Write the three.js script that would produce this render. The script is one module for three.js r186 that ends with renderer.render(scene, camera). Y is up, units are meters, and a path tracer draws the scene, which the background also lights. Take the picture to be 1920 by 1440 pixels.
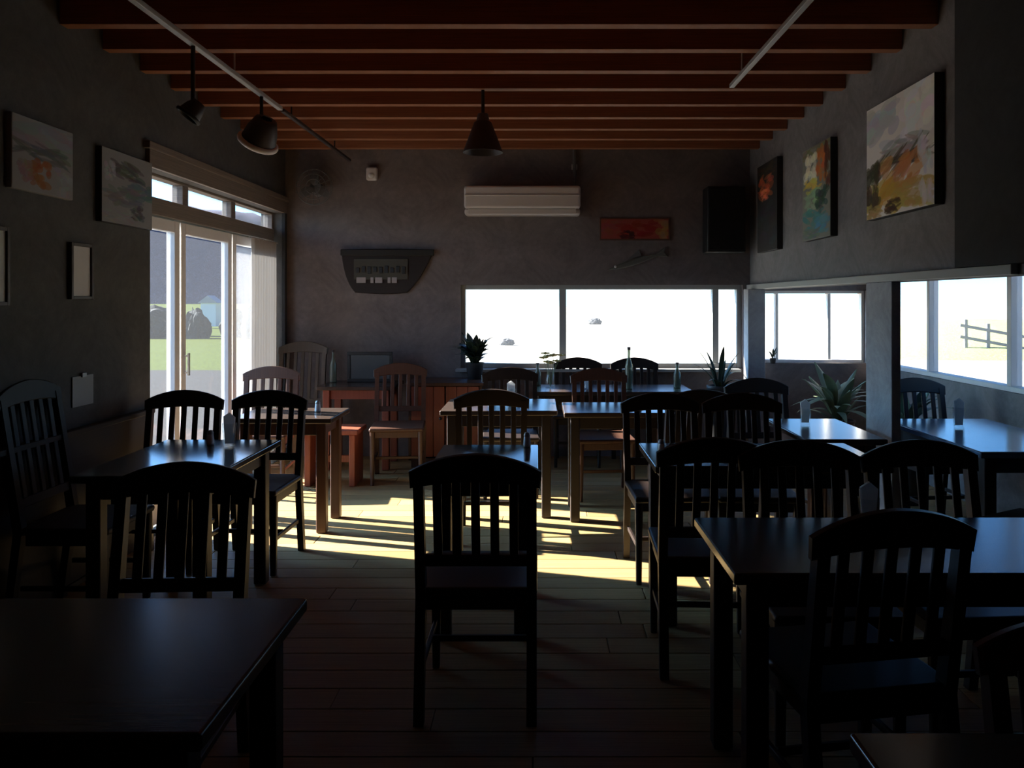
import * as THREE from 'three';
import { RoundedBoxGeometry } from 'three/addons/geometries/RoundedBoxGeometry.js';
import { mergeGeometries } from 'three/addons/utils/BufferGeometryUtils.js';
import { ImprovedNoise } from 'three/addons/math/ImprovedNoise.js';
import { Sky } from 'three/addons/objects/Sky.js';

// ------------------------------------------------------------------ camera, sky, sun, exposure
const scene = new THREE.Scene();
const F = 1450;                                     // focal length in pixels of the 1920 x 1440 frame
const camera = new THREE.PerspectiveCamera(2 * Math.atan(720 / F) * 180 / Math.PI, 1920 / 1440, 0.05, 4000);
camera.position.set(0, 1.5, 0);
camera.lookAt(0, 1.5, -10);
camera.setViewOffset(1920, 1440, -50, 155, 1920, 1440);   // shifted lens: the horizon stands high in the picture
scene.add(camera);
const SUN = new THREE.Vector3(-1, 0.55, -0.28).normalize();   // low, through the glazed doors in the left wall
const sky = new Sky();
sky.scale.setScalar(3000);
sky.name = 'sky';
sky.material.uniforms.turbidity.value = 6;
sky.material.uniforms.rayleigh.value = 0.9;
sky.material.uniforms.mieCoefficient.value = 0.006;
sky.material.uniforms.mieDirectionalG.value = 0.75;
sky.material.uniforms.sunPosition.value.copy(SUN);
sky.material.uniforms.cloudCoverage.value = 0;
scene.add(sky);
scene.backgroundIntensity = 1.0;
scene.environmentIntensity = 1.0;
const sun = new THREE.DirectionalLight(new THREE.Color(1, 0.93, 0.8), 46);
sun.name = 'sun';
sun.position.copy(SUN).multiplyScalar(40);
sun.castShadow = true;
sun.shadow.radius = 1;
sun.shadow.mapSize.set(4096, 4096);
Object.assign(sun.shadow.camera, { left: -12, right: 12, top: 12, bottom: -12, near: 1, far: 90 });
scene.add(sun, sun.target);
const renderer = new THREE.WebGLRenderer({ antialias: true });
renderer.toneMapping = THREE.LinearToneMapping;
renderer.toneMappingExposure = 1.2;
renderer.shadowMap.enabled = true;

// ------------------------------------------------------------------ small tools
let seed = 12345;
const rnd = () => { seed = (seed * 1664525 + 1013904223) >>> 0; return seed / 4294967296; };
const rr = (a, b) => a + (b - a) * rnd();
const noise3 = new ImprovedNoise();
const used = {};
function numbered(name) { const n = used[name] ?? 0; used[name] = n + 1; return n ? name + '_' + String(n).padStart(3, '0') : name; }
function shadows(o) { o.castShadow = o.receiveShadow = true; return o; }
function part(name, geo, mat, parent, label) {
  const m = shadows(new THREE.Mesh(geo, mat)); m.name = name;
  parent.add(m); if (label) m.userData.label = label; return m;
}
function place(m, x, y, z, ry = 0, rx = 0, rz = 0) { m.position.set(x, y, z); m.rotation.set(rx, ry, rz, 'YXZ'); return m; }
function thing(name, label, category, [x, y, z] = [0, 0, 0], turn = 0, group) {
  const o = new THREE.Group(); o.name = numbered(name); scene.add(o);
  o.position.set(x, y, z); o.rotation.y = turn;
  o.userData = { label, category }; if (group) o.userData.group = group;
  return o;
}
function dup(root, [x, y, z], turn, label, group) {
  const r = root.clone(); r.name = numbered(root.name.replace(/_\d{3}$/, '')); scene.add(r);
  r.position.set(x, y, z); r.rotation.set(0, turn, 0); r.userData = { ...root.userData, label };
  if (group) r.userData.group = group; else delete r.userData.group;
  return r;
}
function structure(name, geo, mat) {
  const m = shadows(new THREE.Mesh(geo, mat)); m.name = name; m.userData.kind = 'structure'; scene.add(m); return m;
}
function uvBox(g, s = 1) {                           // uv in metres from the side a face looks to
  const gg = g.index ? g.toNonIndexed() : g, p = gg.attributes.position, n = gg.attributes.normal, uv = new Float32Array(p.count * 2);
  for (let i = 0; i < p.count; i++) {
    const x = p.getX(i), y = p.getY(i), z = p.getZ(i), a = Math.abs(n.getX(i)), b = Math.abs(n.getY(i)), c = Math.abs(n.getZ(i));
    const [u, v] = a >= b && a >= c ? [z, y] : b >= c ? [x, z] : [x, y];
    uv[i * 2] = u * s; uv[i * 2 + 1] = v * s;
  }
  gg.setAttribute('uv', new THREE.BufferAttribute(uv, 2)); return gg;
}
const box = (w, h, d, x = 0, y = 0, z = 0) => uvBox(new THREE.BoxGeometry(w, h, d).translate(x, y, z));
const rbox = (w, h, d, r = 0.006, x = 0, y = 0, z = 0) => uvBox(new RoundedBoxGeometry(w, h, d, 1, Math.min(r, w / 2.1, h / 2.1, d / 2.1)).translate(x, y, z));
const span = (x0, x1, y0, y1, z0, z1) => box(x1 - x0, y1 - y0, z1 - z0, (x0 + x1) / 2, (y0 + y1) / 2, (z0 + z1) / 2);
const rspan = (x0, x1, y0, y1, z0, z1, r) => rbox(x1 - x0, y1 - y0, z1 - z0, r, (x0 + x1) / 2, (y0 + y1) / 2, (z0 + z1) / 2);
const merge = (list) => mergeGeometries(list.map((g) => { const q = g.index ? g.toNonIndexed() : g; for (const k of Object.keys(q.attributes)) if (!['position', 'normal', 'uv'].includes(k)) q.deleteAttribute(k); return q; }));
const cyl = (r0, r1, h, n = 16, x = 0, y = 0, z = 0) => new THREE.CylinderGeometry(r0, r1, h, n).translate(x, y, z);
const lathe = (pts, n = 24) => new THREE.LatheGeometry(pts.map(([a, b]) => new THREE.Vector2(a, b)), n);
function shapeOf(pts) { const s = new THREE.Shape(); pts.forEach(([x, y], i) => (i ? s.lineTo(x, y) : s.moveTo(x, y))); s.closePath(); return s; }
function extrude(shape, depth, bevel = 0) {
  return new THREE.ExtrudeGeometry(shape, { depth: depth - 2 * bevel, bevelEnabled: bevel > 0, bevelSize: bevel, bevelThickness: bevel, bevelOffset: -bevel, bevelSegments: 1, curveSegments: 10 }).translate(0, 0, bevel);
}
function wallSlab(u0, u1, v0, v1, holes, thick) {     // upright slab with openings: u along x, v up, thickness towards +z
  const s = shapeOf([[u0, v0], [u1, v0], [u1, v1], [u0, v1]]);
  for (const [a, b, c, d] of holes) { const h = new THREE.Path(); h.moveTo(a, c); h.lineTo(a, d); h.lineTo(b, d); h.lineTo(b, c); h.closePath(); s.holes.push(h); }
  return new THREE.ExtrudeGeometry(s, { depth: thick, bevelEnabled: false });
}

// ------------------------------------------------------------------ computed textures
function tex(w, h, fn, srgb = true) {
  const d = new Uint8Array(w * h * 4);
  for (let y = 0; y < h; y++) for (let x = 0; x < w; x++) {
    const c = fn(x / w, y / h);
    for (let k = 0; k < 3; k++) d[(y * w + x) * 4 + k] = Math.max(0, Math.min(255, c[k] * 255));
    d[(y * w + x) * 4 + 3] = 255;
  }
  const t = new THREE.DataTexture(d, w, h); t.wrapS = t.wrapT = THREE.RepeatWrapping; t.magFilter = THREE.LinearFilter; t.minFilter = THREE.LinearMipmapLinearFilter; t.generateMipmaps = true;
  t.colorSpace = srgb ? THREE.SRGBColorSpace : THREE.NoColorSpace; t.needsUpdate = true; return t;
}
const per = (u, v, fu, fv, s) => {                   // noise that repeats over the tile
  const a = (u * 2 * Math.PI), b = (v * 2 * Math.PI);
  return noise3.noise(Math.cos(a) * fu + s, Math.sin(a) * fu + Math.cos(b) * fv + s * 1.7, Math.sin(b) * fv + s * 0.3);
};
const grainTex = tex(256, 256, (u, v) => { const g = 0.82 + 0.1 * per(u, v, 0.6, 9, 1.3) + 0.09 * per(u, v, 1.2, 26, 4.1) + 0.05 * per(u, v, 5, 40, 8.2); return [g, g * 0.98, g * 0.96]; });
const plasterTex = tex(256, 256, (u, v) => { const g = 0.86 + 0.07 * per(u, v, 1.1, 1.1, 2.7) + 0.06 * per(u, v, 4, 4, 6.1) + 0.05 * per(u, v, 17, 17, 9.4); return [g, g, g]; });
const roughTex = tex(256, 256, (u, v) => { const g = 0.7 + 0.16 * per(u, v, 3, 3, 3.3) + 0.14 * per(u, v, 14, 14, 5.5); return [g, g, g]; }, false);
const speckTex = tex(256, 256, (u, v) => { const g = 0.74 + 0.3 * per(u, v, 9, 9, 2.2) + 0.22 * per(u, v, 30, 30, 7.7); return [g, g, g]; });
const lin = (r, g, b) => new THREE.Color().setRGB(r, g, b);
const std = (c, o = {}) => new THREE.MeshStandardMaterial({ color: Array.isArray(c) ? lin(...c) : c, roughness: 0.6, ...o });
const rep = (t, x, y) => { const c = t.clone(); c.repeat.set(x, y); c.needsUpdate = true; return c; };
const grainAlongX = rep(grainTex, 0.7, 3);
const grainAlongY = rep(grainTex, 3, 0.7); grainAlongY.rotation = Math.PI / 2; grainAlongY.repeat.set(0.7, 3);

const M = {
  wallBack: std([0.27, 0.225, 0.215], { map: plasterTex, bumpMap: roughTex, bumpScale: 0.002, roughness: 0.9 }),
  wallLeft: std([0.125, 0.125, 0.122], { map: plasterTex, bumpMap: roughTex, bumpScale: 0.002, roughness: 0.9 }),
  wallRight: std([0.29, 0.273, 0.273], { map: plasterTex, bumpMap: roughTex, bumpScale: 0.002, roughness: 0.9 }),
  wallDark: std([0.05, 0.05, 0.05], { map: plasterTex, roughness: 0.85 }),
  dado: std([0.022, 0.02, 0.019], { map: grainAlongX, roughness: 0.6 }),
  ceiling: std([0.42, 0.1, 0.025], { map: grainAlongX, roughness: 0.75 }),
  joist: std([0.48, 0.19, 0.09], { map: grainAlongX, roughness: 0.7 }),
  frameWhite: std([0.8, 0.77, 0.74], { roughness: 0.45 }),
  frameGrey: std([0.34, 0.34, 0.33], { roughness: 0.45 }),
  trimBrown: std([0.3, 0.25, 0.21], { map: grainAlongX, roughness: 0.6 }),
  dullGrey: std([0.13, 0.13, 0.13]),
  column: std([0.42, 0.42, 0.44], { map: plasterTex, roughness: 0.75 }),
  glass: new THREE.MeshPhysicalMaterial({ color: lin(0.97, 0.98, 0.98), transmission: 1, thickness: 0, roughness: 0.16, ior: 1.45, side: THREE.DoubleSide }),
  doorGlass: new THREE.MeshPhysicalMaterial({ color: lin(0.92, 0.93, 0.95), transmission: 1, thickness: 0, roughness: 0.09, ior: 1.45, side: THREE.DoubleSide }),
  darkWood: std([0.028, 0.016, 0.012], { map: grainAlongY, roughness: 0.46 }),
  blackWood: std([0.012, 0.01, 0.009], { map: grainAlongY, roughness: 0.6 }),
  tableTop: std([0.085, 0.062, 0.052], { map: grainAlongX, roughness: 0.2 }),
  tableBlack: new THREE.MeshPhysicalMaterial({ color: lin(0.03, 0.034, 0.04), map: grainAlongX, roughness: 0.13, ior: 1.75 }),
  tableBlue: new THREE.MeshPhysicalMaterial({ color: lin(0.1, 0.19, 0.32), map: grainAlongX, roughness: 0.16, ior: 1.7 }),
  redWood: std([0.4, 0.1, 0.05], { map: grainAlongY, roughness: 0.45 }),
  brownWood: std([0.11, 0.05, 0.032], { map: grainAlongY, roughness: 0.42 }),
  paleWood: std([0.12, 0.09, 0.065], { map: grainAlongY, roughness: 0.5 }),
  metalGrey: std([0.42, 0.42, 0.42], { roughness: 0.45, metalness: 0.2 }),
  metalDark: std([0.05, 0.04, 0.04], { roughness: 0.5, metalness: 0.3 }),
  plasticWhite: std([0.7, 0.66, 0.63], { roughness: 0.45 }),
  plasticGrey: std([0.3, 0.29, 0.28], { roughness: 0.5 }),
  black: std([0.012, 0.012, 0.012], { roughness: 0.5 }),
  blackCloth: std([0.01, 0.01, 0.011], { roughness: 0.95, map: speckTex }),
  leafDark: std([0.025, 0.05, 0.03], { roughness: 0.55, side: THREE.DoubleSide }),
  leafTeal: std([0.09, 0.17, 0.13], { roughness: 0.5, side: THREE.DoubleSide }),
  leafPale: std([0.2, 0.26, 0.16], { roughness: 0.55, side: THREE.DoubleSide }),
  petal: std([0.75, 0.66, 0.3], { roughness: 0.7, side: THREE.DoubleSide }),
  pot: std([0.03, 0.03, 0.033], { roughness: 0.6 }),
  potBrown: std([0.18, 0.09, 0.06], { roughness: 0.7 }),
  soil: std([0.03, 0.02, 0.015], { roughness: 1 }),
  clear: new THREE.MeshPhysicalMaterial({ color: lin(0.95, 0.97, 0.97), transmission: 1, thickness: 0, roughness: 0.05, ior: 1.5, side: THREE.DoubleSide }),
  bottle: new THREE.MeshPhysicalMaterial({ color: lin(0.35, 0.4, 0.32), transmission: 0.7, thickness: 0, roughness: 0.1, ior: 1.5, side: THREE.DoubleSide }),
  paper: std([0.75, 0.75, 0.74], { roughness: 0.9 }),
  tissue: new THREE.MeshPhysicalMaterial({ color: lin(0.8, 0.8, 0.8), transmission: 0.5, thickness: 0, roughness: 0.95, side: THREE.DoubleSide }),
  salt: std([0.8, 0.8, 0.8], { roughness: 0.7 }),
};
const boardMats = [0, 1, 2, 3, 4].map((k) => { const t = grainAlongX.clone(); t.offset.set(k * 0.37, k * 0.21); t.needsUpdate = true; const s = 0.86 + 0.07 * k; return std([0.50 * s, 0.345 * s, 0.145 * s], { map: t, roughness: 0.52 + 0.03 * k, bumpMap: t, bumpScale: 0.0012 }); });

// ------------------------------------------------------------------ room shell
const XL = -2.457, XB = 2.05, XA = 3.2, ZB = -7.5, ZF = 3, HC = 3.06, HJ = 2.92, ANNEX = -3.1;
const HEAD = 1.66, SILL = 0.85;
// floor and its boards
const floor = structure('floor', span(XL - 0.2, XA + 0.2, -0.16, -0.022, ZB - 0.2, ZF + 0.2), std([0.06, 0.045, 0.03], { roughness: 0.9 }));
{
  const W = 0.15, gap = 0.004; const cache = new Map(); let row = 0;
  for (let z = ZB; z < ZF - 0.01; z += W, row++) {
    const right = z + W / 2 < ANNEX ? XA : XB; let x = XL - rr(0, 1.3);
    const wide = Math.min(W, ZF - z);
    while (x < right - 0.02) {
      const len = [1.6, 2.0, 2.4][Math.floor(rnd() * 3)], a = Math.max(x, XL), b = Math.min(x + len, right); x += len;
      if (b - a < 0.03) continue;
      const key = Math.round((b - a) * 100), L = key / 100;
      if (!cache.has(key)) cache.set(key, rbox(L - gap, 0.02, wide - gap, 0.002));
      place(part('floor_board', cache.get(key), boardMats[Math.floor(rnd() * 5)], floor), (a + b) / 2, -0.0115 + rr(-0.0004, 0.0004), z + wide / 2);
    }
  }
}
// ceiling: boards above exposed joists
const ceiling = structure('ceiling', span(XL - 0.2, XA + 0.2, HC, HC + 0.16, ZB - 0.2, ZF + 0.2), M.ceiling);
{
  const g = rbox(XB - XL, HC - HJ, 0.07, 0.004);
  for (let k = 0; k < 26; k++) place(part('ceiling_joist', g, M.joist, ceiling), (XB + XL) / 2, (HC + HJ) / 2, -7.2 + k * 0.4 + rr(-0.012, 0.012));
}
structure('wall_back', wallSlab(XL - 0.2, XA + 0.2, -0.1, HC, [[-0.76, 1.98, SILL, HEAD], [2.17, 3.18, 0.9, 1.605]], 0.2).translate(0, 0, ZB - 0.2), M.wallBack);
// left wall: built along z, u = -z
const leftWall = wallSlab(-ZF, -ZB, -0.1, HC, [[4.89, 7.4, 0, 2.345]], 0.2);
leftWall.rotateY(Math.PI / 2).translate(XL - 0.2, 0, 0);
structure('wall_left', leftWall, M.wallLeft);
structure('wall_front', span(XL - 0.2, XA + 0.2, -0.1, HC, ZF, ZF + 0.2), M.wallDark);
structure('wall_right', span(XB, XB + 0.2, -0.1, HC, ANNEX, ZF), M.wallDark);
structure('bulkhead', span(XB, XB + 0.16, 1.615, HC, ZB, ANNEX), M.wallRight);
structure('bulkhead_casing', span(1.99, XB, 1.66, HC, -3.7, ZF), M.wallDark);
structure('trim_1', rspan(XB - 0.035, XB, 1.615, 1.66, ZB, -3.3, 0.004), M.frameGrey);
const annexWall = wallSlab(-ANNEX - 0.2, -ZB, -0.1, HC, [[4.5, 7.3, 0.88, 2.15]], 0.2);
annexWall.rotateY(Math.PI / 2).translate(XA, 0, 0);
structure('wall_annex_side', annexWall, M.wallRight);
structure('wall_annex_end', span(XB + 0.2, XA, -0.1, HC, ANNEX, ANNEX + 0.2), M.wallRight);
structure('ceiling_annex', span(XB + 0.16, XA, 2.3, 2.36, ZB, ANNEX), M.wallRight);
structure('column', rspan(2.03, 2.085, 0, 1.615, -4.8, -4.45, 0.006), M.column);
structure('column_001', rspan(1.95, 2.11, 0, 1.615, -7.36, -7.2, 0.006), M.column);
structure('trim_2', rspan(XL, XL + 0.03, 0, 0.8, -4.86, ZF, 0.004), M.dado);
structure('trim_3', rspan(XL, XL + 0.05, 0.8, 0.83, -4.86, ZF, 0.006), M.dado);

// back window: white-grey frame, two posts, three panes
function windowUnit(name, x0, x1, y0, y1, posts, w, mat, along, at) {
  const g = new THREE.Group(); g.name = name; g.userData.kind = 'structure'; scene.add(g);
  const q = (a, b, c, d, t0, t1) => along === 'x' ? rspan(a, b, c, d, at + t0, at + t1, 0.004) : rspan(at + t0, at + t1, c, d, -b, -a, 0.004);
  part('window_frame', merge([q(x0, x0 + w, y0, y1, -0.05, 0.05), q(x1 - w, x1, y0, y1, -0.05, 0.05), q(x0 + w, x1 - w, y1 - w, y1, -0.05, 0.05), q(x0 + w, x1 - w, y0, y0 + w, -0.05, 0.05)]), mat, g);
  let a = x0 + w;
  for (const [p, pw] of [...posts, [x1 - w, 0]]) {
    const b = p - pw / 2;
    part('pane', along === 'x' ? span(a, b, y0 + w, y1 - w, at - 0.003, at + 0.003) : span(at - 0.003, at + 0.003, y0 + w, y1 - w, -b, -a), M.glass, g);
    if (pw) part('mullion', q(p - pw / 2, p + pw / 2, y0 + w, y1 - w, -0.04, 0.04), mat, g);
    a = p + pw / 2;
  }
  return g;
}
windowUnit('window_1', -0.76, 1.98, SILL, HEAD, [[0.235, 0.07], [1.73, 0.06]], 0.045, M.frameGrey, 'x', ZB - 0.1);
windowUnit('window_2', 2.17, 3.18, 0.9, 1.605, [[2.33, 0.025], [2.84, 0.03]], 0.03, M.frameWhite, 'x', ZB - 0.1);
windowUnit('window_3', 4.5, 7.3, 0.88, 2.15, [[5.33, 0.05], [6.44, 0.04]], 0.035, M.frameWhite, 'z', XA + 0.08);
structure('window_sill', rspan(-0.8, 1.94, SILL - 0.03, SILL, ZB - 0.04, ZB + 0.1, 0.006), M.frameGrey);

// glazed folding doors with a row of panes over them
{
  const g = new THREE.Group(); g.name = 'door_1'; g.userData.kind = 'structure'; scene.add(g);
  const X0 = XL - 0.16, X1 = XL - 0.08;
  const q = (d0, d1, y0, y1, x0 = X0, x1 = X1) => rspan(x0, x1, y0, y1, -d1, -d0, 0.005);
  part('door_frame', merge([q(4.89, 4.93, 0, 2.345), q(7.36, 7.4, 0, 2.345), q(4.93, 7.36, 2.325, 2.345), q(4.93, 7.36, 2.07, 2.185, X0 - 0.02, X1 + 0.02)]), M.trimBrown, g);
  for (const d of [5.56, 6.43]) part('transom_post', q(d - 0.045, d + 0.045, 2.185, 2.325), M.trimBrown, g);
  for (const [a, b] of [[4.93, 5.515], [5.605, 6.385], [6.475, 7.36]]) part('transom_pane', span(XL - 0.123, XL - 0.117, 2.185, 2.325, -b, -a), M.doorGlass, g);
  for (const [a, b, m] of [[4.935, 5.47, M.frameWhite], [5.49, 6.4, M.frameWhite], [6.42, 7.355, M.frameWhite]]) {
    const s = 0.075, l = part('door_leaf', merge([q(a, a + s, 0.02, 2.06, X0 + 0.02), q(b - s, b, 0.02, 2.06, X0 + 0.02), q(a + s, b - s, 1.98, 2.06, X0 + 0.02), q(a + s, b - s, 0.02, 0.16, X0 + 0.02)]), m, g);
    part('door_pane', span(XL - 0.113, XL - 0.107, 0.16, 1.98, -(b - s), -(a + s)), M.doorGlass, l);
  }
  part('door_handle', merge([cyl(0.009, 0.009, 0.16, 10, XL - 0.045, 1.05, -5.53), box(0.035, 0.012, 0.012, XL - 0.06, 1.11, -5.53), box(0.035, 0.012, 0.012, XL - 0.06, 0.99, -5.53)]), M.metalGrey, g);
}
structure('trim_4', merge([rspan(XL, XL + 0.03, 2.345, 2.47, -7.46, -4.83, 0.004), rspan(XL, XL + 0.045, 2.455, 2.5, -7.47, -4.8, 0.004)]), M.trimBrown);
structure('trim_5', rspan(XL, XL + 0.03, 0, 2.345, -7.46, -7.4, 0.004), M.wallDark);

// ------------------------------------------------------------------ outside
const matte = (c, o) => new THREE.MeshPhysicalMaterial({ color: lin(...c), roughness: 1, specularIntensity: 0.1, ...o });
const lawnMat = matte([0.078, 0.106, 0.006], { map: rep(speckTex, 0.4, 0.4), roughness: 1 });
structure('ground_sand', uvBox(new THREE.BoxGeometry(400, 0.3, 300).translate(192, -0.35, -100)), matte([0.62, 0.58, 0.5], { map: speckTex }));
structure('ground_patio', span(-16, XL - 0.2, -0.5, -0.12, -18.2, 6), matte([0.05, 0.048, 0.047], { map: speckTex }));
{
  const g = new THREE.ExtrudeGeometry(shapeOf([[-3, 18.2], [-123, 18.2], [-330, 460], [-56, 460], [-5.4, 44]]), { depth: 0.3, bevelEnabled: false }).rotateX(-Math.PI / 2).translate(0, -0.43, 0);
  structure('ground_lawn', uvBox(g), lawnMat);
}
{
  // far blue hill seen through the glazed doors
  const g = new THREE.PlaneGeometry(900, 260, 70, 20).rotateX(-Math.PI / 2), p = g.attributes.position;
  for (let i = 0; i < p.count; i++) {
    const x = p.getX(i), z = p.getZ(i), e = Math.max(0, 1 - (z / 130) ** 2);
    p.setY(i, e * (97 + 9 * noise3.noise(x * 0.012, 3.1, z * 0.012) + 4 * noise3.noise(x * 0.05, 7.1, z * 0.05)) - 2);
  }
  g.computeVertexNormals();
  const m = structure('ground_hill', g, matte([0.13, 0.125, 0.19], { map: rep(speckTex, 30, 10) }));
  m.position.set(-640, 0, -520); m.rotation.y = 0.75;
}
function bush(label, x, z, w, h, mat, name = 'bush') {
  const g = new THREE.IcosahedronGeometry(1, 5), p = g.attributes.position;
  const s = rr(0, 50);
  for (let i = 0; i < p.count; i++) {
    const v = new THREE.Vector3().fromBufferAttribute(p, i), k = 0.82 + 0.28 * noise3.noise(v.x * 2.2 + s, v.y * 2.2, v.z * 2.2) + 0.2 * noise3.noise(v.x * 7, v.y * 7 + s, v.z * 7);
    v.multiplyScalar(k); p.setXYZ(i, v.x * w / 2, Math.max(-0.3, v.y) * h * 0.75, v.z * w / 2.4);
  }
  g.computeVertexNormals();
  const t = thing(name, label, 'bush', [x, -0.13, z]);
  part('foliage', g.translate(0, 0.2 * h, 0), mat, t);
  part('stem', cyl(0.05, 0.07, 0.4, 8, 0, 0.15, 0), M.potBrown, t);
}
const bushGrey = std([0.03, 0.036, 0.036], { roughness: 1, map: speckTex }), bushGreen = std([0.022, 0.038, 0.03], { roughness: 1, map: speckTex });
bush('dark grey-green bush, first of the hedge beyond the lawn in the first door panel', -17.4, -34.5, 2.4, 1.8, bushGrey);
bush('low ragged grey bush in the middle of the first door panel', -16.1, -36.2, 1.5, 1.4, bushGrey);
bush('dark grey bush at the edge of the first door panel beside the frame', -15.0, -34.0, 1.2, 1.55, bushGrey);
bush('dark green bush below the white shed in the middle door panel', -13.75, -35.2, 1.5, 1.5, bushGreen);
bush('blue-green bush next to the middle door frame', -12.5, -33.9, 1.15, 1.8, bushGreen);
bush('dull green bush behind the pale curtain, last of the hedge', -11.2, -35.4, 1.4, 1.5, bushGreen);
{
  const t = thing('shed', 'small white shed above the hedge seen through the middle door panel', 'shed', [-19.7, 0, -46.5]);
  part('wall', box(0.9, 1.4, 0.8, 0, 0.7, 0), M.paper, t);
  part('roof', extrude(shapeOf([[-0.6, 1.4], [0.6, 1.4], [0, 1.85]]), 1).translate(0, 0, -0.5), M.plasticGrey, t);
}
{
  // grassy bank with a track, outside the annex window
  const g = new THREE.PlaneGeometry(16, 12, 40, 24).rotateX(-Math.PI / 2), p = g.attributes.position;
  for (let i = 0; i < p.count; i++) {
    const x = p.getX(i) / 8, z = p.getZ(i) / 6, e = Math.max(0, 1 - x * x) * Math.max(0, 1 - z * z);
    p.setY(i, e * 1.1 + 0.08 * e * noise3.noise(x * 5, 1, z * 5) - 0.04);
  }
  g.computeVertexNormals();
  structure('ground_bank', uvBox(g), matte([0.42, 0.44, 0.2], { map: rep(speckTex, 0.6, 0.6), roughness: 1 })).position.set(17.5, -0.2, -28);
  const t = thing('timber_fence', 'weathered grey rail fence sloping down the pale grassy bank', 'fence', [13.2, -0.1, -23.5], -0.2);
  for (let k = 0; k < 4; k++) part('post', rbox(0.09, 1.1, 0.09, 0.01, -0.2 + k * 0.62, 0.5 - k * 0.12, 0), M.dullGrey, t);
  for (const y of [0.85, 0.5]) { const r = part('rail', rbox(2.3, 0.09, 0.04, 0.008), M.dullGrey, t); place(r, 0.75, y - 0.19, 0.05, 0, 0, -0.19); }
}
function rock(label, x, z, s) {
  const g = new THREE.IcosahedronGeometry(s, 3), p = g.attributes.position;
  for (let i = 0; i < p.count; i++) { const v = new THREE.Vector3().fromBufferAttribute(p, i); v.multiplyScalar(1 + 0.3 * noise3.noise(v.x * 3 / s + x, v.y * 3 / s, v.z * 3 / s)); p.setXYZ(i, v.x * 1.2, v.y * 0.7, v.z); }
  g.computeVertexNormals();
  const t = new THREE.Mesh(g, std([0.12, 0.12, 0.13], { roughness: 1, map: speckTex })); shadows(t); t.name = numbered('rock'); t.position.set(x, -0.2 + s * 0.4, z); t.userData = { label, category: 'rock' }; scene.add(t);
}
rock('small grey rock out on the white sand, seen in the wide middle pane', 4.15, -57, 0.42);
rock('dark rock on the white sand, seen past the black planter', -1.24, -30, 0.24);

// ------------------------------------------------------------------ furniture makers
function makeChair(name, label, { H = 0.96, wood = M.darkWood, seatMat = wood } = {}, pos = [0, 0, 0], turn = 0) {
  const t = thing(name, label, 'chair', pos, turn);
  const W = 0.45, top = H - 0.07, rake = 0.15, zAt = (y) => -0.19 - (y - 0.45) * rake;
  part('seat', rbox(0.44, 0.034, 0.43, 0.014, 0, 0.452, 0.005), seatMat, t);
  const leg = new THREE.CylinderGeometry(0.027, 0.019, 0.437, 4, 1).rotateY(Math.PI / 4); 
  for (const s of [-1, 1]) place(part('leg', leg, wood, t), s * 0.195, 0.2185, 0.185);
  const prof = shapeOf([[-0.025, 0], [0.012, 0], [0.022, 0.45], [-zAt(0.96) * 0 - (zAt(top) + 0.19) + 0.016, top], [-(zAt(top) + 0.19) - 0.018, top], [-0.02, 0.47]]);
  // profile is drawn with +x to the rear, then turned so that the rear is -z
  const post = new THREE.ExtrudeGeometry(shapeOf([[0.04, 0], [0.075, 0], [0.022, 0.44], [-(zAt(top) + 0.19) + 0.018, top], [-(zAt(top) + 0.19) - 0.014, top], [-0.02, 0.46]]), { depth: 0.036, bevelEnabled: false }).rotateY(Math.PI / 2);
  for (const s of [-1, 1]) place(part('rear_post', post, wood, t), s * 0.2 - 0.018, 0, -0.19);
  const crest = new THREE.Shape();
  crest.moveTo(-W / 2 - 0.005, top - 0.05); crest.quadraticCurveTo(0, top - 0.005, W / 2 + 0.005, top - 0.05); crest.lineTo(W / 2 + 0.008, top + 0.01);
  crest.quadraticCurveTo(W * 0.3, H, 0, H + 0.004); crest.quadraticCurveTo(-W * 0.3, H, -W / 2 - 0.008, top + 0.01); crest.closePath();
  place(part('crest_rail', extrude(crest, 0.026, 0.004).translate(0, -top, -0.013), wood, t), 0, top, zAt(top) - 0.002, 0, -Math.atan(rake));
  place(part('lower_rail', rbox(0.37, 0.045, 0.02, 0.005), wood, t), 0, 0.57, zAt(0.57), 0, -Math.atan(rake));
  const y0 = 0.585, y1 = top - 0.01, slat = rbox(0.032, y1 - y0, 0.012, 0.004);
  for (let k = -2; k <= 2; k++) place(part('slat', slat, wood, t), k * 0.068, (y0 + y1) / 2, zAt((y0 + y1) / 2), 0, -Math.atan(rake));
  const side = rbox(0.018, 0.05, 0.33, 0.004), low = rbox(0.016, 0.024, 0.36, 0.004);
  for (const s of [-1, 1]) { place(part('seat_rail', side, wood, t), s * 0.195, 0.41, 0); place(part('stretcher', low, wood, t), s * 0.195, 0.19, -0.01); }
  place(part('seat_rail', rbox(0.35, 0.05, 0.018, 0.004), wood, t), 0, 0.41, 0.185);
  place(part('seat_rail', rbox(0.37, 0.05, 0.018, 0.004), wood, t), 0, 0.41, -0.19);
  place(part('stretcher', rbox(0.372, 0.024, 0.016, 0.004), wood, t), 0, 0.19, 0.02);
  return t;
}
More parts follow.
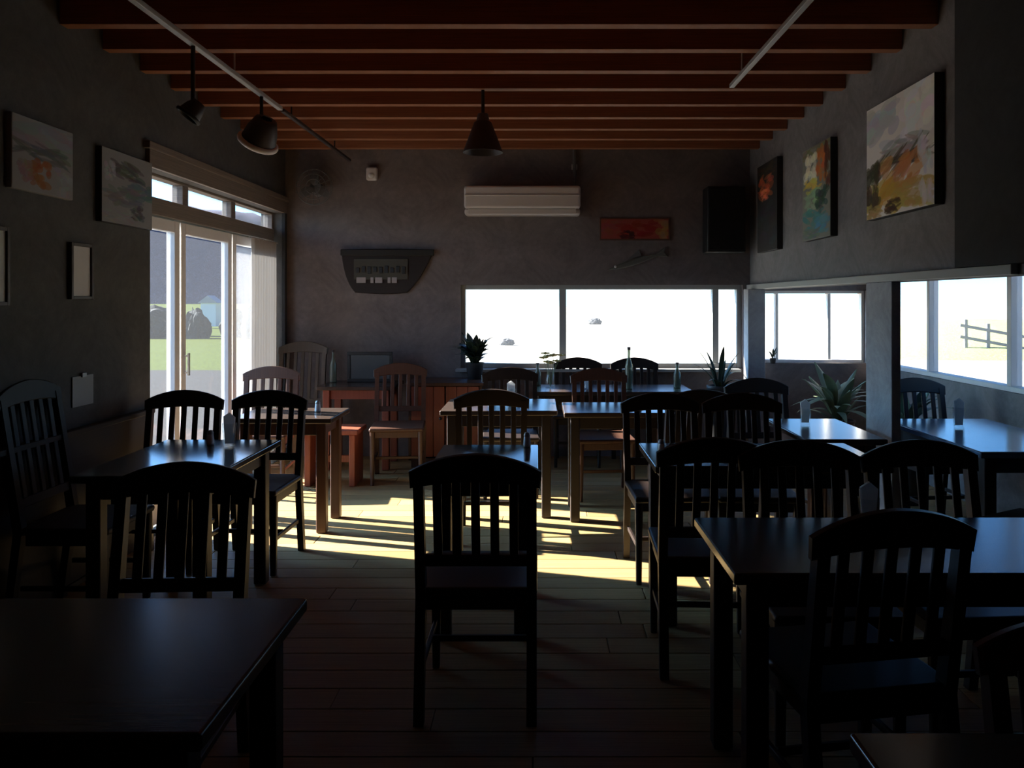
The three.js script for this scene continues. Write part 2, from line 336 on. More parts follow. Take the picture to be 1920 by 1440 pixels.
function makeTable(name, label, x0, x1, d0, d1, topMat, wood, leg = 0.065) {   // d0 near edge, d1 far edge, in metres in front of the camera
  const w = x1 - x0, d = d1 - d0, t = thing(name, label, 'table', [(x0 + x1) / 2, 0, -(d0 + d1) / 2]);
  part('tabletop', rbox(w, 0.035, d, 0.008, 0, 0.7325, 0), topMat, t);
  const i = 0.045;
  for (const s of [-1, 1]) {
    part('apron', rbox(w - 2 * i - 0.1, 0.085, 0.022, 0.004, 0, 0.6725, s * (d / 2 - i - leg / 2)), wood, t);
    part('apron', rbox(0.022, 0.085, d - 2 * i - 0.1, 0.004, s * (w / 2 - i - leg / 2), 0.6725, 0), wood, t);
    for (const r of [-1, 1]) part('leg', rbox(leg, 0.715, leg, 0.008, s * (w / 2 - i - leg / 2), 0.3575, r * (d / 2 - i - leg / 2)), wood, t);
  }
  return t;
}

// ------------------------------------------------------------------ tables
makeTable('dining_table', 'dark table with a napkin glass, a slat-back chair drawn up to its near side', 0.54, 1.86, 2.13, 2.69, M.tableTop, M.darkWood);
makeTable('dining_table', 'black tabletop lowest in the right corner of the picture, cut off by the frame', 0.54, 1.8, 0.7, 1.35, M.tableBlack, M.blackWood);
makeTable('dining_table', 'dark table lowest in the left corner with a grey sheen on its top', -1.86, -0.585, 1.34, 1.96, M.tableTop, M.darkWood);
makeTable('dining_table', 'black glossy table mirroring the glazed doors in bluish stripes', -2.02, -1.4, 3.32, 4.2, M.tableBlack, M.darkWood);
makeTable('dining_table', 'reddish table nearer the red-brown bench, by the glazed doors', -1.98, -1.33, 4.95, 5.45, M.tableTop, M.brownWood);
makeTable('dining_table', 'red-brown table against the back wall below the boat sign', -1.96, -1.28, 6.8, 7.35, M.tableTop, M.redWood);
makeTable('dining_table', 'dark table under the middle window, set with flowers and bottles', -0.05, 1.3, 6.42, 6.98, M.tableTop, M.darkWood);
makeTable('dining_table', 'dark table with a bright sunlit top beside the red-brown sideboard', -0.68, 0.13, 5.3, 5.95, M.tableTop, M.darkWood);
makeTable('dining_table', 'dark table with a greyish top between the two middle rows of chairs', 0.17, 0.92, 5.2, 5.75, M.tableTop, M.darkWood);
makeTable('dining_table', 'brown table whose pale corner points at the nearer column', 1.45, 1.9, 4.2, 4.95, M.tableTop, M.brownWood);
makeTable('dining_table', 'dark table just beyond the single chair in the middle of the room', -0.5, 0.0, 3.38, 4.05, M.tableBlack, M.darkWood);
makeTable('dining_table', 'wide dark table in the second row, with a white salt shaker', 0.53, 1.62, 3.52, 4.1, M.tableTop, M.darkWood);
makeTable('dining_table', 'blue table in the bay beside the nearer column, shining in the window light', 2.2, 2.86, 3.85, 4.95, M.tableBlue, M.blackWood);

// ------------------------------------------------------------------ chairs
const PI = Math.PI;
const chair = makeChair('dining_chair', 'dark slat-back chair standing alone in the middle, back to the viewer', {}, [-0.225, 0, -2.99], PI);
const chairs = [
  [0.88, 2.26, PI + 0.16, 'dark chair with an arched rail, drawn up to the near side of the glass-bearing table'],
  [-1.17, 2.33, 0.05, 'black chair facing the viewer behind the table in the lower left corner'],
  [0.71, 3.32, PI - 0.04, 'chair with its back to the viewer before the salt shaker of the wide second-row table'],
  [1.0, 2.74, -0.03, 'chair at the far side of the right table, behind the drinking glass'],
  [1.49, 2.74, 0.06, 'chair at the far side of the right table, closest to the side wall'],
  [0.72, 4.29, 0.03, 'chair behind the wide second-row table, the one nearer its salt shaker'],
  [1.18, 4.28, -0.05, 'chair behind the wide second-row table, before the brown table'],
  [-0.3, 5.0, PI + 0.04, 'chair with its back to the viewer at the near side of the sunlit table'],
  [0.96, 4.98, PI + 0.12, 'chair with its back to the viewer at the small greyish table'],
  [-0.22, 6.06, 0.05, 'chair facing the viewer behind the sunlit table'],
  [0.36, 7.16, -0.06, 'chair with its round top dark against the wide middle pane, nearer the yellow flowers'],
  [0.93, 7.14, 0.06, 'chair with its round top dark against the wide middle pane, by the slim bottle'],
  [1.55, 5.16, 0.1, 'chair on the window side of the brown table near the column'],
  [-2.13, 4.43, 0.06, 'black chair behind the blue-striped table, the one nearer the wall'],
  [-1.64, 4.43, -0.04, 'black chair behind the blue-striped table, the one beside the reddish table'],
  [2.32, 3.58, PI + 0.5, 'black chair standing at the near end of the blue table'],
  [2.66, 5.18, 0.1, 'dark chair at the window end of the blue table'],
];
for (const [x, d, turn, label] of chairs) dup(chair, [x, 0, -d], turn, label);
const brown = makeChair('dining_chair', 'brown chair tucked in behind the small greyish table', { wood: M.brownWood }, [0.5, 0, -5.98], 0.06);
dup(brown, [-1.18, 0, -6.5], 0.1, 'brown chair between the bench and the red-brown sideboard');
dup(brown, [-2.19, 0, -6.15], 0.08, 'brown chair by the glazed doors, beside the low bench');
dup(brown, [1.1, 0, -1.28], 0.0, 'chair at the far side of the table in the lower right corner').scale.set(1, 0.905, 1);
const tall = makeChair('high_back_chair', 'tall black chair with its back to the left wall, beside the blue-striped table', { H: 1.12, wood: M.blackWood }, [-2.17, 0, -3.72], PI / 2);
const tallBack = makeChair('high_back_chair', 'tall pale slatted chair against the back wall next to the glazed doors', { H: 1.12, wood: M.paleWood }, [-2.215, 0, -7.0], 0.0);

{
  // thin curtain gathered before the last door panel
  const n = 90, g = new THREE.PlaneGeometry(0.62, 2.0, n, 4), p = g.attributes.position;
  for (let i = 0; i < p.count; i++) { const u = p.getX(i) / 0.62 + 0.5, v = p.getY(i) / 2 + 0.5; p.setXYZ(i, (u - 0.5) * 0.62 + 0.006 * noise3.noise(u * 9, v * 3, 2), v * 2.0, 0.022 * Math.sin(u * 2 * PI * 9 + 0.8 * noise3.noise(u * 4, v, 5)) + 0.008 * noise3.noise(u * 12, v * 2, 8)); }
  g.computeVertexNormals();
  const t = thing('curtain', 'pale grey curtain gathered at the far end of the glazed doors', 'curtain', [XL - 0.02, 0.05, -6.98], PI / 2);
  part('cloth', g, new THREE.MeshPhysicalMaterial({ color: lin(0.42, 0.4, 0.38), transmission: 0.075, thickness: 0, roughness: 0.9, side: THREE.DoubleSide }), t);
  part('curtain_rod', cyl(0.009, 0.009, 0.72, 10).rotateZ(PI / 2).translate(0, 2.0, 0), M.metalGrey, t);
}
// ------------------------------------------------------------------ bench and sideboard
{
  const t = thing('bench', 'short low red-brown bench in front of the table under the boat sign', 'bench', [-1.69, 0, -6.4]);
  part('seat', rbox(0.46, 0.04, 0.34, 0.008, 0, 0.44, 0), M.redWood, t);
  for (const s of [-1, 1]) { part('leg', rbox(0.05, 0.42, 0.3, 0.008, s * 0.18, 0.21, 0), M.redWood, t); }
  part('stretcher', rbox(0.32, 0.06, 0.03, 0.006, 0, 0.2, 0), M.redWood, t);
}
{
  const t = thing('sideboard', 'red-brown wooden sideboard with upright boards against the back wall', 'sideboard', [-0.84, 0, -7.17]);
  part('top', rbox(0.72, 0.03, 0.5, 0.006, 0, 0.755, 0), M.brownWood, t);
  part('carcass', merge([box(0.66, 0.02, 0.44, 0, 0.08, 0), box(0.02, 0.67, 0.44, -0.32, 0.405, 0), box(0.02, 0.67, 0.44, 0.32, 0.405, 0), box(0.62, 0.65, 0.02, 0, 0.415, -0.2), box(0.62, 0.08, 0.4, 0, 0.04, -0.01)]), M.brownWood, t);
  for (const s of [-1, 1]) {
    const d = part('door', box(0.3, 0.6, 0.012, s * 0.155, 0.42, 0.215), M.redWood, t);
    for (let k = -1; k <= 1; k++) part('plank', rbox(0.096, 0.63, 0.014, 0.004, s * 0.155 + k * 0.1, 0.42, 0.226), M.redWood, d);
    part('knob', new THREE.SphereGeometry(0.014, 12, 8).translate(s * 0.04, 0.45, 0.245), M.metalDark, d);
  }
}

// ------------------------------------------------------------------ things on the walls
function art(w, h, paint) {                            // flat print of a painting or poster
  const c = document.createElement('canvas'); c.width = 256; c.height = Math.round(256 * h / w);
  const x = c.getContext('2d'); paint(x, c.width, c.height);
  const t = new THREE.CanvasTexture(c); t.colorSpace = THREE.SRGBColorSpace; t.magFilter = THREE.LinearFilter; return t;
}
function daub(x, W, H, list, n = 26) {                  // loose brush strokes round given colours
  for (const [u, v, ru, rv, col, a = 0] of list) for (let k = 0; k < n; k++) {
    const c = col.map((q) => Math.max(0, Math.min(255, q + rr(-16, 16))));
    x.save(); x.translate(W * (u + rr(-ru, ru)), H * (v + rr(-rv, rv))); x.rotate(a + rr(-0.35, 0.35));
    x.fillStyle = `rgba(${c.map(Math.round).join(',')},0.55)`; x.beginPath(); x.ellipse(0, 0, W * ru * rr(0.25, 0.6), H * rv * rr(0.15, 0.4), 0, 0, 7); x.fill(); x.restore();
  }
}
function boxCanvas(label, [x, y, z], turn, w, h, depth, edge, paint) {   // stretched canvas: print on the front, dark wrapped edges
  const t = thing('painting', label, 'painting', [x, y, z], turn);
  part('stretcher_frame', rbox(w, h, depth, 0.004, 0, 0, depth / 2), edge, t);
  part('canvas', new THREE.PlaneGeometry(w - 0.006, h - 0.006).translate(0, 0, depth + 0.001), std([1, 1, 1], { map: art(w, h, paint), roughness: 0.8 }), t);
  return t;
}
boxCanvas('large landscape canvas with grey-white sky and orange hills, nearest on the lit side wall', [XB, 2.325, -4.31], -PI / 2, 0.81, 0.67, 0.05, M.black, (x, W, H) => {
  x.fillStyle = '#ece7e2'; x.fillRect(0, 0, W, H);
  daub(x, W, H, [[0.25, 0.25, 0.25, 0.2, [195, 200, 206]], [0.8, 0.2, 0.2, 0.22, [248, 244, 240]], [0.5, 0.45, 0.3, 0.06, [165, 158, 154]]]);
  daub(x, W, H, [[0.4, 0.56, 0.42, 0.05, [70, 58, 42], -0.2], [0.55, 0.68, 0.3, 0.14, [205, 130, 74], -0.4], [0.3, 0.82, 0.26, 0.12, [210, 160, 55], -0.3], [0.1, 0.72, 0.1, 0.2, [62, 50, 22]], [0.72, 0.86, 0.24, 0.1, [200, 165, 85]], [0.12, 0.94, 0.12, 0.05, [180, 158, 95]], [0.42, 0.93, 0.1, 0.05, [70, 48, 12]], [0.9, 0.7, 0.08, 0.24, [220, 217, 215]]], 30);
});
boxCanvas('middle canvas of a cream and orange shape over teal and blue', [XB, 2.29, -5.58], -PI / 2, 0.56, 0.68, 0.05, M.black, (x, W, H) => {
  x.fillStyle = '#84877a'; x.fillRect(0, 0, W, H);
  daub(x, W, H, [[0.5, 0.06, 0.5, 0.06, [120, 118, 80]], [0.7, 0.22, 0.16, 0.16, [215, 110, 40]], [0.9, 0.25, 0.08, 0.2, [90, 38, 8]], [0.3, 0.25, 0.2, 0.15, [255, 250, 215]], [0.4, 0.42, 0.26, 0.07, [225, 205, 85]], [0.4, 0.58, 0.26, 0.1, [150, 190, 145]], [0.72, 0.6, 0.2, 0.12, [40, 70, 55]], [0.4, 0.78, 0.34, 0.1, [70, 135, 135]], [0.7, 0.86, 0.24, 0.08, [85, 145, 172]], [0.3, 0.94, 0.3, 0.05, [105, 118, 110]]], 26);
});
boxCanvas('dark canvas with a small orange glow, farthest along the side wall by the corner', [XB, 2.33, -6.78], -PI / 2, 0.58, 0.78, 0.05, M.black, (x, W, H) => {
  x.fillStyle = '#1c1a18'; x.fillRect(0, 0, W, H);
  daub(x, W, H, [[0.5, 0.1, 0.4, 0.06, [60, 42, 14]], [0.45, 0.25, 0.3, 0.12, [190, 85, 35]], [0.4, 0.36, 0.2, 0.06, [235, 125, 80]], [0.5, 0.7, 0.4, 0.2, [30, 30, 36]]], 22);
});
boxCanvas('pale grey canvas with an orange-brown blob, nearest on the left wall', [XL, 2.2, -3.795], PI / 2, 0.47, 0.35, 0.03, M.plasticGrey, (x, W, H) => {
  x.fillStyle = '#8f8f90'; x.fillRect(0, 0, W, H);
  daub(x, W, H, [[0.5, 0.2, 0.5, 0.2, [140, 142, 145]], [0.5, 0.45, 0.4, 0.1, [95, 98, 98]], [0.45, 0.72, 0.16, 0.18, [150, 90, 45]], [0.2, 0.75, 0.1, 0.14, [140, 115, 110]], [0.85, 0.8, 0.14, 0.2, [150, 150, 155]]], 26);
});
boxCanvas('mottled grey-blue canvas in a black edge beside the glazed doors', [XL, 2.155, -4.565], PI / 2, 0.56, 0.42, 0.035, M.black, (x, W, H) => {
  x.fillStyle = '#8a8c8e'; x.fillRect(0, 0, W, H);
  daub(x, W, H, [[0.5, 0.25, 0.3, 0.1, [75, 78, 72]], [0.15, 0.3, 0.08, 0.12, [165, 165, 168]], [0.75, 0.5, 0.24, 0.12, [90, 110, 120]], [0.4, 0.6, 0.3, 0.12, [110, 110, 112]], [0.7, 0.8, 0.12, 0.1, [70, 70, 82]], [0.3, 0.9, 0.3, 0.06, [140, 140, 142]]], 26);
});
function smallPrint(label, y, d, w, h, tone) {
  const t = thing('framed_print', label, 'picture', [XL, y, -d], PI / 2), f = 0.018;
  part('picture_frame', merge([rbox(f, h, 0.025, 0.003, -w / 2 + f / 2, 0, 0.0125), rbox(f, h, 0.025, 0.003, w / 2 - f / 2, 0, 0.0125), rbox(w - 2 * f, f, 0.025, 0.003, 0, h / 2 - f / 2, 0.0125), rbox(w - 2 * f, f, 0.025, 0.003, 0, -h / 2 + f / 2, 0.0125)]), M.metalDark, t);
  part('print', box(w - 2 * f, h - 2 * f, 0.012, 0, 0, 0.008), std([1, 1, 1], { roughness: 0.85, map: art(w, h, (x, W, H) => { x.fillStyle = tone[0]; x.fillRect(0, 0, W, H); x.fillStyle = tone[1]; x.fillRect(W * 0.08, H * 0.62, W * 0.84, H * 0.06); x.fillRect(W * 0.6, H * 0.1, W * 0.3, H * 0.4); }) }), t);
}
smallPrint('small upright whitish print below the mottled canvas', 1.66, 4.13, 0.2, 0.3, ['#d8d6d4', '#b4aca8']);
smallPrint('upright pale print at the edge of the picture, cut by the frame', 1.66, 3.46, 0.2, 0.36, ['#cfd0cd', '#adaead']);
{
  const t = thing('notice', 'small grey notice card fixed low on the left wall', 'notice', [XL, 1.02, -4.16], PI / 2);
  part('card', box(0.19, 0.16, 0.006, 0, 0, 0.004), M.plasticGrey, t);
  part('clip', rbox(0.04, 0.025, 0.012, 0.003, 0, 0.085, 0.01), M.metalGrey, t);
}
{
  const t = thing('air_conditioner', 'long white wall air conditioner above the middle window', 'air conditioner', [-0.155, 2.3, -7.5]);
  part('casing', rbox(1.1, 0.215, 0.22, 0.025, 0, 0.185, 0.11), M.plasticWhite, t);
  part('front_panel', rbox(1.08, 0.012, 0.02, 0.004, 0, 0.2, 0.222), M.plasticWhite, t);
  part('vent_flap', rbox(1.02, 0.05, 0.014, 0.005, 0, 0.05, 0.185).translate(0, 0, 0), M.plasticWhite, t);
  part('base_tray', rbox(1.1, 0.06, 0.17, 0.02, 0, 0.05, 0.085), M.plasticWhite, t);
  for (let k = 0; k < 3; k++) part('louvre', rbox(1.0, 0.006, 0.02, 0.002, 0, 0.075 - k * 0.012, 0.18), M.plasticGrey, t);
}
{
  const t = thing('cable_duct', 'thin grey pipe dropping from the ceiling to the air conditioner', 'pipe', [0.345, 2.58, -7.47]);
  part('pipe', cyl(0.016, 0.016, 0.42, 10, 0, 0.21, 0), M.dullGrey, t);
  part('bracket', rbox(0.06, 0.05, 0.03, 0.004, 0, 0.22, -0.012), M.metalGrey, t);
}
{
  const t = thing('sensor', 'small white motion sensor high on the back wall', 'sensor', [-1.61, 2.73, -7.5]);
  part('housing', rbox(0.11, 0.13, 0.06, 0.02, 0, 0, 0.03), M.plasticWhite, t);
  part('lens', new THREE.SphereGeometry(0.032, 14, 10).scale(1, 0.8, 0.5).translate(0, -0.02, 0.058), M.paper, t);
}
{
  const t = thing('wall_fan', 'round dark grey fan high on the back wall next to the doors', 'fan', [-2.12, 2.58, -7.5]);
  part('bracket', rbox(0.06, 0.1, 0.1, 0.01, 0, -0.02, 0.05), M.dullGrey, t);
  part('motor', cyl(0.05, 0.06, 0.08, 16).rotateX(PI / 2).translate(0, 0, 0.13), M.dullGrey, t);
  const blade = new THREE.SphereGeometry(0.07, 12, 8).scale(0.6, 1, 0.06).translate(0, 0.085, 0);
  for (let k = 0; k < 3; k++) { const b = part('blade', blade, M.dullGrey, t); place(b, 0, 0, 0.19, 0.25, 0, k * 2 * PI / 3); }
  const rings = []; for (const [r, z] of [[0.17, 0.19], [0.165, 0.215], [0.12, 0.228], [0.07, 0.234]]) rings.push(new THREE.TorusGeometry(r, 0.004, 6, 32).translate(0, 0, z));
  for (let k = 0; k < 16; k++) rings.push(box(0.005, 0.13, 0.005, 0, 0.1, 0.222).rotateZ(k * PI / 8));
  part('guard', merge(rings), M.dullGrey, t);
}
{
  const t = thing('framed_sign', 'long low red and ochre picture between the air conditioner and the corner', 'picture', [0.93, 2.2, -7.5]);
  part('picture_frame', rbox(0.68, 0.22, 0.02, 0.004, 0, 0, 0.01), std([0.12, 0.05, 0.03]), t);
  part('print', new THREE.PlaneGeometry(0.65, 0.19).translate(0, 0, 0.021), std([1, 1, 1], { roughness: 0.8, map: art(0.65, 0.19, (x, W, H) => {
    x.fillStyle = '#a0453a'; x.fillRect(0, 0, W, H);
    daub(x, W, H, [[0.15, 0.4, 0.16, 0.4, [150, 80, 66]], [0.55, 0.5, 0.25, 0.4, [150, 34, 26]], [0.9, 0.5, 0.1, 0.5, [165, 130, 78]], [0.38, 0.8, 0.1, 0.2, [60, 16, 20]]], 20);
  }) }), t);
}
{
  // slender carved fish hung aslant
  const t = thing('wall_ornament', 'thin grey carved fish hung aslant below the red picture', 'ornament', [0.95, 1.89, -7.5]);
  const s = new THREE.Shape(); s.moveTo(-0.3, 0); s.quadraticCurveTo(-0.1, 0.055, 0.2, 0.012); s.lineTo(0.3, 0.05); s.lineTo(0.28, 0); s.lineTo(0.3, -0.05); s.lineTo(0.2, -0.012); s.quadraticCurveTo(-0.1, -0.055, -0.3, 0);
  place(part('body', extrude(s, 0.03, 0.006), std([0.2, 0.21, 0.19], { map: grainAlongX }), t), 0, 0, 0, 0, 0, 0.3);
  place(part('fin', extrude(shapeOf([[-0.08, 0.04], [0.06, 0.035], [0.05, 0.1]]), 0.014, 0.003).translate(0, 0, 0.008), M.dullGrey, t), 0, 0, 0, 0, 0, 0.3);
  part('eye', new THREE.SphereGeometry(0.012, 10, 8).translate(-0.21, -0.055, 0.03), M.paper, t);
}
{
  const t = thing('loudspeaker', 'black loudspeaker mounted in the dark corner of the back wall', 'speaker', [1.76, 2.27, -7.5], -0.0);
  part('cabinet', rbox(0.36, 0.62, 0.22, 0.012, 0, 0, 0.15), M.black, t);
  part('bracket', rbox(0.1, 0.12, 0.05, 0.004, 0, 0, 0.02), M.metalDark, t);
  part('grille', rbox(0.33, 0.58, 0.012, 0.004, 0, 0, 0.263), M.blackCloth, t);
}
{
  // boat-shaped sign; its lettering is too blurred to read, so only the runs of dark letters and pale marks are built
  const t = thing('boat_sign', 'dark boat-shaped wooden sign with a row of pale marks on the back wall', 'sign', [-1.47, 1.8, -7.5]);
  const hull = new THREE.Shape(); hull.moveTo(-0.435, 0.2); hull.lineTo(-0.43, 0.13); hull.quadraticCurveTo(-0.4, -0.12, -0.3, -0.215); hull.quadraticCurveTo(0, -0.245, 0.2, -0.215); hull.quadraticCurveTo(0.33, -0.1, 0.43, 0.13); hull.lineTo(0.46, 0.2); hull.quadraticCurveTo(0, 0.215, -0.435, 0.2);
  part('hull', extrude(hull, 0.04, 0.006), std([0.03, 0.018, 0.015], { map: grainAlongX, roughness: 0.7 }), t);
  part('gunwale', rbox(0.9, 0.06, 0.03, 0.008, 0.012, 0.17, 0.05), std([0.018, 0.015, 0.01], { roughness: 0.7 }), t);
  part('name_plate', rbox(0.52, 0.2, 0.014, 0.004, -0.05, 0.01, 0.046), std([0.06, 0.055, 0.04], { roughness: 0.7 }), t);
  for (let k = 0; k < 9; k++) part('letter', rbox(0.036, 0.05 + 0.022 * ((k * 7) % 3) / 2, 0.012, 0.004, -0.27 + k * 0.055, 0.0 + 0.008 * (k % 2), 0.056), M.black, t);
  for (const [x, w] of [[-0.24, 0.09], [-0.135, 0.03], [-0.07, 0.07], [0.03, 0.03], [0.08, 0.05]]) part('pale_mark', rbox(w, 0.055, 0.01, 0.003, x, -0.095, 0.05), std([0.36, 0.32, 0.31]), t);
}

// ------------------------------------------------------------------ ceiling fittings
function rail(label, x, z0, z1, y, mat, r) {
  const t = thing('lighting_track', label, 'track', [x, y, 0]);
  part('track', rbox(r, r * 0.8, z1 - z0, 0.004, 0, 0, (z0 + z1) / 2), mat, t);
  for (let z = z1 - 0.2; z > z0; z -= 1.2) part('hanger', cyl(0.006, 0.006, HJ - y + 0.1, 8, 0, (HJ - y + 0.1) / 2, z), mat, t);
}
rail('pale grey lighting track under the joists on the side of the glazed doors', -1.81, -5.42, 1.6, 2.85, M.metalGrey, 0.034);
rail('dark continuation of the door-side track, reaching the back wall', -1.81, -7.4, -5.46, 2.85, M.metalDark, 0.03);
rail('grey lighting track under the joists on the side of the canvases', 1.21, -4.85, 1.6, 2.85, M.metalGrey, 0.032);
function spot(label, x, y, z, rx, rz, s, rim) {
  const t = thing('spotlight', label, 'spotlight', [x, y, z]);
  const top = 2.84 - y;
  part('arm', cyl(0.012, 0.012, top - 0.02, 8, 0, top / 2 + 0.01, 0), M.metalDark, t);
  const h = part('housing', lathe([[0.03, 0.09], [0.06, 0.085], [0.085, 0.02], [0.1, -0.06], [0.094, -0.06], [0.08, 0.015], [0.05, 0.07], [0.0, 0.075]].map(([a, b]) => [a * s, b * s]), 28), M.metalDark, t);
  part('rim', new THREE.TorusGeometry(0.1 * s, 0.017 * s, 10, 32).rotateX(PI / 2).translate(0, -0.062 * s, 0), rim, h);
  part('bulb', new THREE.SphereGeometry(0.05 * s, 16, 12).translate(0, -0.01 * s, 0), M.plasticWhite, h);
  place(h, 0, 0, 0, 0, rx, rz);
}
spot('spotlight with a pale rim hanging from the door-side track', -1.81, 2.6, -5.05, 0.5, -0.5, 1.15, M.plasticWhite);
spot('small black spotlight on the door-side track before the pale-rimmed one', -1.81, 2.5, -4.05, -0.3, -0.6, 0.6, M.black);
{
  const t = thing('pendant_lamp', 'dark conical pendant lamp hanging in the middle of the room', 'lamp', [-0.375, 2.5, -5.2]);
  part('rod', cyl(0.012, 0.012, 0.34, 8, 0, 0.39, 0), M.metalDark, t);
  part('cap', cyl(0.035, 0.045, 0.05, 16, 0, 0.235, 0), M.dullGrey, t);
  part('shade', lathe([[0.04, 0.215], [0.06, 0.2], [0.105, 0.08], [0.135, 0.0], [0.129, 0.0], [0.1, 0.075], [0.055, 0.19], [0.0, 0.2]], 32), M.metalDark, t);
  part('bulb', new THREE.SphereGeometry(0.04, 14, 10).translate(0, 0.1, 0), M.plasticWhite, t);
}

// ------------------------------------------------------------------ plants
function leafGeo(L, W, droop) {
  const g = new THREE.PlaneGeometry(W, L, 4, 8).translate(0, L / 2, 0), p = g.attributes.position;
  for (let i = 0; i < p.count; i++) { const v = p.getY(i) / L, u = p.getX(i) / (W / 2), k = Math.sin(Math.PI * Math.min(1, v * 0.92 + 0.08)) ** 0.8; p.setXYZ(i, u * W / 2 * k, v * L - droop * v * v * L * 0.5, droop * v * v * L + 0.12 * W * u * u); }
  g.computeVertexNormals(); return g;
}
function pottedPlant(label, [x, y, z], potR, potH, n, L, W, mat, spread, potMat = M.pot) {
  const t = thing('potted_plant', label, 'plant', [x, y, z]);
  part('pot', lathe([[0, 0], [potR * 0.75, 0], [potR, potH], [potR * 1.06, potH], [potR * 1.06, potH * 1.04], [potR * 0.92, potH * 1.04], [potR * 0.9, potH * 0.9], [0, potH * 0.9]], 20), potMat, t);
  part('soil', cyl(potR * 0.9, potR * 0.9, 0.01, 18, 0, potH * 0.9, 0), M.soil, t);
  part('stem', cyl(potR * 0.1, potR * 0.14, L * 0.5, 8, 0, potH * 0.9 + L * 0.25, 0), mat, t);
  const gs = [0.2, 0.5, 0.9].map((d) => leafGeo(L, W, d));
  for (let k = 0; k < n; k++) {
    const l = part('leaf', gs[k % 3], mat, t), a = k * 2.4 + rr(-0.3, 0.3), tilt = rr(0.1, spread);
    l.position.set(Math.sin(a) * potR * 0.25, potH * 0.9 + L * rr(0, 0.42), Math.cos(a) * potR * 0.25); l.rotation.set(tilt, a, 0, 'YXZ'); l.scale.setScalar(rr(0.6, 1));
  }
  return t;
}
pottedPlant('dark leafy plant in a black pot standing on the red-brown sideboard', [-0.6, 0.77, -7.26], 0.085, 0.15, 64, 0.27, 0.085, M.leafDark, 0.32);
pottedPlant('spiky dark green plant in front of the narrow end pane', [1.66, 0.0, -7.1], 0.11, 0.7, 16, 0.42, 0.05, M.leafDark, 0.3);
pottedPlant('pale bushy plant beside the nearer column in the bay', [2.68, 0, -6.95], 0.15, 0.42, 34, 0.5, 0.1, M.leafPale, 0.7, M.potBrown);
pottedPlant('tall teal plant in the bay corner behind the blue table', [2.74, 0, -5.75], 0.12, 0.5, 26, 0.4, 0.085, M.leafTeal, 0.4);
pottedPlant('tiny dark plant on the sill of the corner window', [2.26, 0.9, -7.46], 0.03, 0.05, 8, 0.1, 0.025, M.leafDark, 0.5);
{
  const t = thing('flower_jar', 'small jar of yellow flowers on the table under the middle window', 'flowers', [0.1, 0.75, -6.7]);
  part('jar', lathe([[0, 0], [0.04, 0], [0.045, 0.02], [0.042, 0.09], [0.032, 0.11], [0.034, 0.12], [0.03, 0.12], [0.03, 0.1]], 18), M.clear, t);
  for (let k = 0; k < 9; k++) {
    const a = k * 2.4, r = 0.02 + 0.09 * (k / 9), h = 0.2 + 0.12 * rnd(), c = new THREE.CatmullRomCurve3([new THREE.Vector3(0, 0.01, 0), new THREE.Vector3(Math.cos(a) * 0.02, 0.1, Math.sin(a) * 0.02), new THREE.Vector3(Math.cos(a) * r, h, Math.sin(a) * r)]);
    const f = part('flower', merge([0, 1, 2, 3, 4, 5].map((q) => new THREE.SphereGeometry(0.019, 8, 6).scale(1, 0.4, 0.6).translate(0.022, 0, 0).rotateY(q * PI / 3)).concat([new THREE.SphereGeometry(0.013, 8, 6)])), M.petal, t);
    place(f, Math.cos(a) * r, h, Math.sin(a) * r, a, 0.4);
    part('stalk', new THREE.TubeGeometry(c, 8, 0.002, 5), M.leafPale, f).position.set(0, 0, 0); f.children[0].geometry.translate(-f.position.x, -f.position.y, -f.position.z); f.rotation.set(0, 0, 0);
  }
}

// ------------------------------------------------------------------ things on the tables
function tumbler(label, x, y, d, h = 0.12) {
  const t = thing('glass_tumbler', label, 'glass', [x, y, -d]);
  part('glass', lathe([[0, 0.004], [0.028, 0.004], [0.036, h], [0.033, h], [0.025, 0.012], [0, 0.012]], 24), M.clear, t);
  part('napkin', extrude(shapeOf([[-0.022, 0.014], [0.022, 0.014], [0.03, h + 0.03], [0.0, h + 0.055], [-0.03, h + 0.035]]), 0.012, 0.002).translate(0, 0, -0.006), M.tissue, t);
}
function shaker(label, x, d, y = 0.75) {
  const t = thing('salt_shaker', label, 'shaker', [x, y, -d]);
  part('body', lathe([[0, 0], [0.018, 0], [0.02, 0.01], [0.016, 0.055], [0, 0.055]], 16), M.salt, t);
  part('lid', lathe([[0.016, 0.055], [0.017, 0.062], [0.012, 0.074], [0, 0.077]], 16), M.metalGrey, t);
}
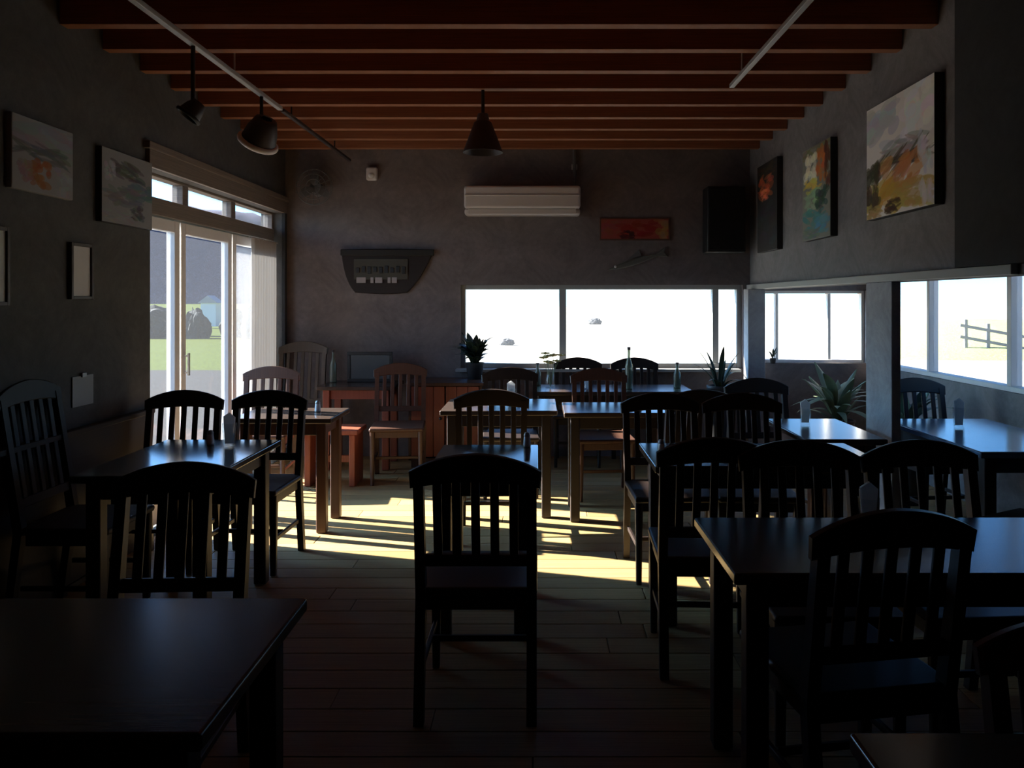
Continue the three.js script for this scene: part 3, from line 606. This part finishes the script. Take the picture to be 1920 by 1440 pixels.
function bottle(label, x, d, h, y = 0.75) {
  const t = thing('bottle', label, 'bottle', [x, y, -d]);
  part('body', lathe([[0, 0], [0.03, 0], [0.033, 0.01], [0.033, h * 0.55], [0.012, h * 0.75], [0.012, h * 0.96], [0, h * 0.96]], 20), M.bottle, t);
  part('cap', lathe([[0.014, h * 0.93], [0.014, h], [0, h]], 14), M.metalDark, t);
}
tumbler('glass holding a white napkin on the blue-striped table', -1.6, 0.75, 4.0);
shaker('salt shaker at the far edge of the blue-striped table, nearer the wall', -1.72, 4.05);
tumbler('glass with a napkin near the far edge of the right table', 1.11, 0.75, 2.6, 0.09);
shaker('white salt shaker near the end of the wide second-row table', 0.6, 3.78);
shaker('white salt shaker on the table beyond the lone middle chair', -0.06, 3.98);
bottle('slim dark bottle standing up against the wide middle pane', 0.77, 6.6, 0.36);
bottle('small bottle at the end of the table under the middle window', 1.2, 6.7, 0.22);
bottle('short bottle beside the yellow flowers', -0.01, 6.9, 0.2);
tumbler('glass with a napkin on the table before the wide middle pane', 0.42, 0.75, 6.6);
tumbler('glass with a napkin on the sunlit table', -0.2, 0.75, 5.6);
tumbler('glass on the brown table beside the column', 1.62, 0.75, 4.7, 0.1);
shaker('salt shaker on the small greyish table', 0.7, 5.4);
tumbler('glass with a napkin on the blue table', 2.5, 0.75, 4.6);
shaker('salt shaker on the reddish table behind the black chairs', -1.5, 5.25);
{
  const t = thing('menu_board', 'small black-framed board propped on the table under the boat sign', 'board', [-1.57, 0.75, -7.2]);
  const f = 0.03; 
  const fr = part('board_frame', merge([rbox(0.42, f, 0.03, 0.004, 0, 0.265, 0), rbox(0.42, f, 0.03, 0.004, 0, 0.015, 0), rbox(f, 0.22, 0.03, 0.004, -0.195, 0.14, 0), rbox(f, 0.22, 0.03, 0.004, 0.195, 0.14, 0)]), M.black, t);
  part('slate', box(0.36, 0.22, 0.01, 0, 0.14, 0.002), std([0.08, 0.085, 0.085], { roughness: 0.7 }), t);
  part('prop', rbox(0.03, 0.2, 0.1, 0.004, 0, 0.1, -0.06), M.black, t);
}
bottle('pale bottle between the tall slatted chair and the black-framed board', -1.9, 7.15, 0.3);

renderer.render(scene, camera);
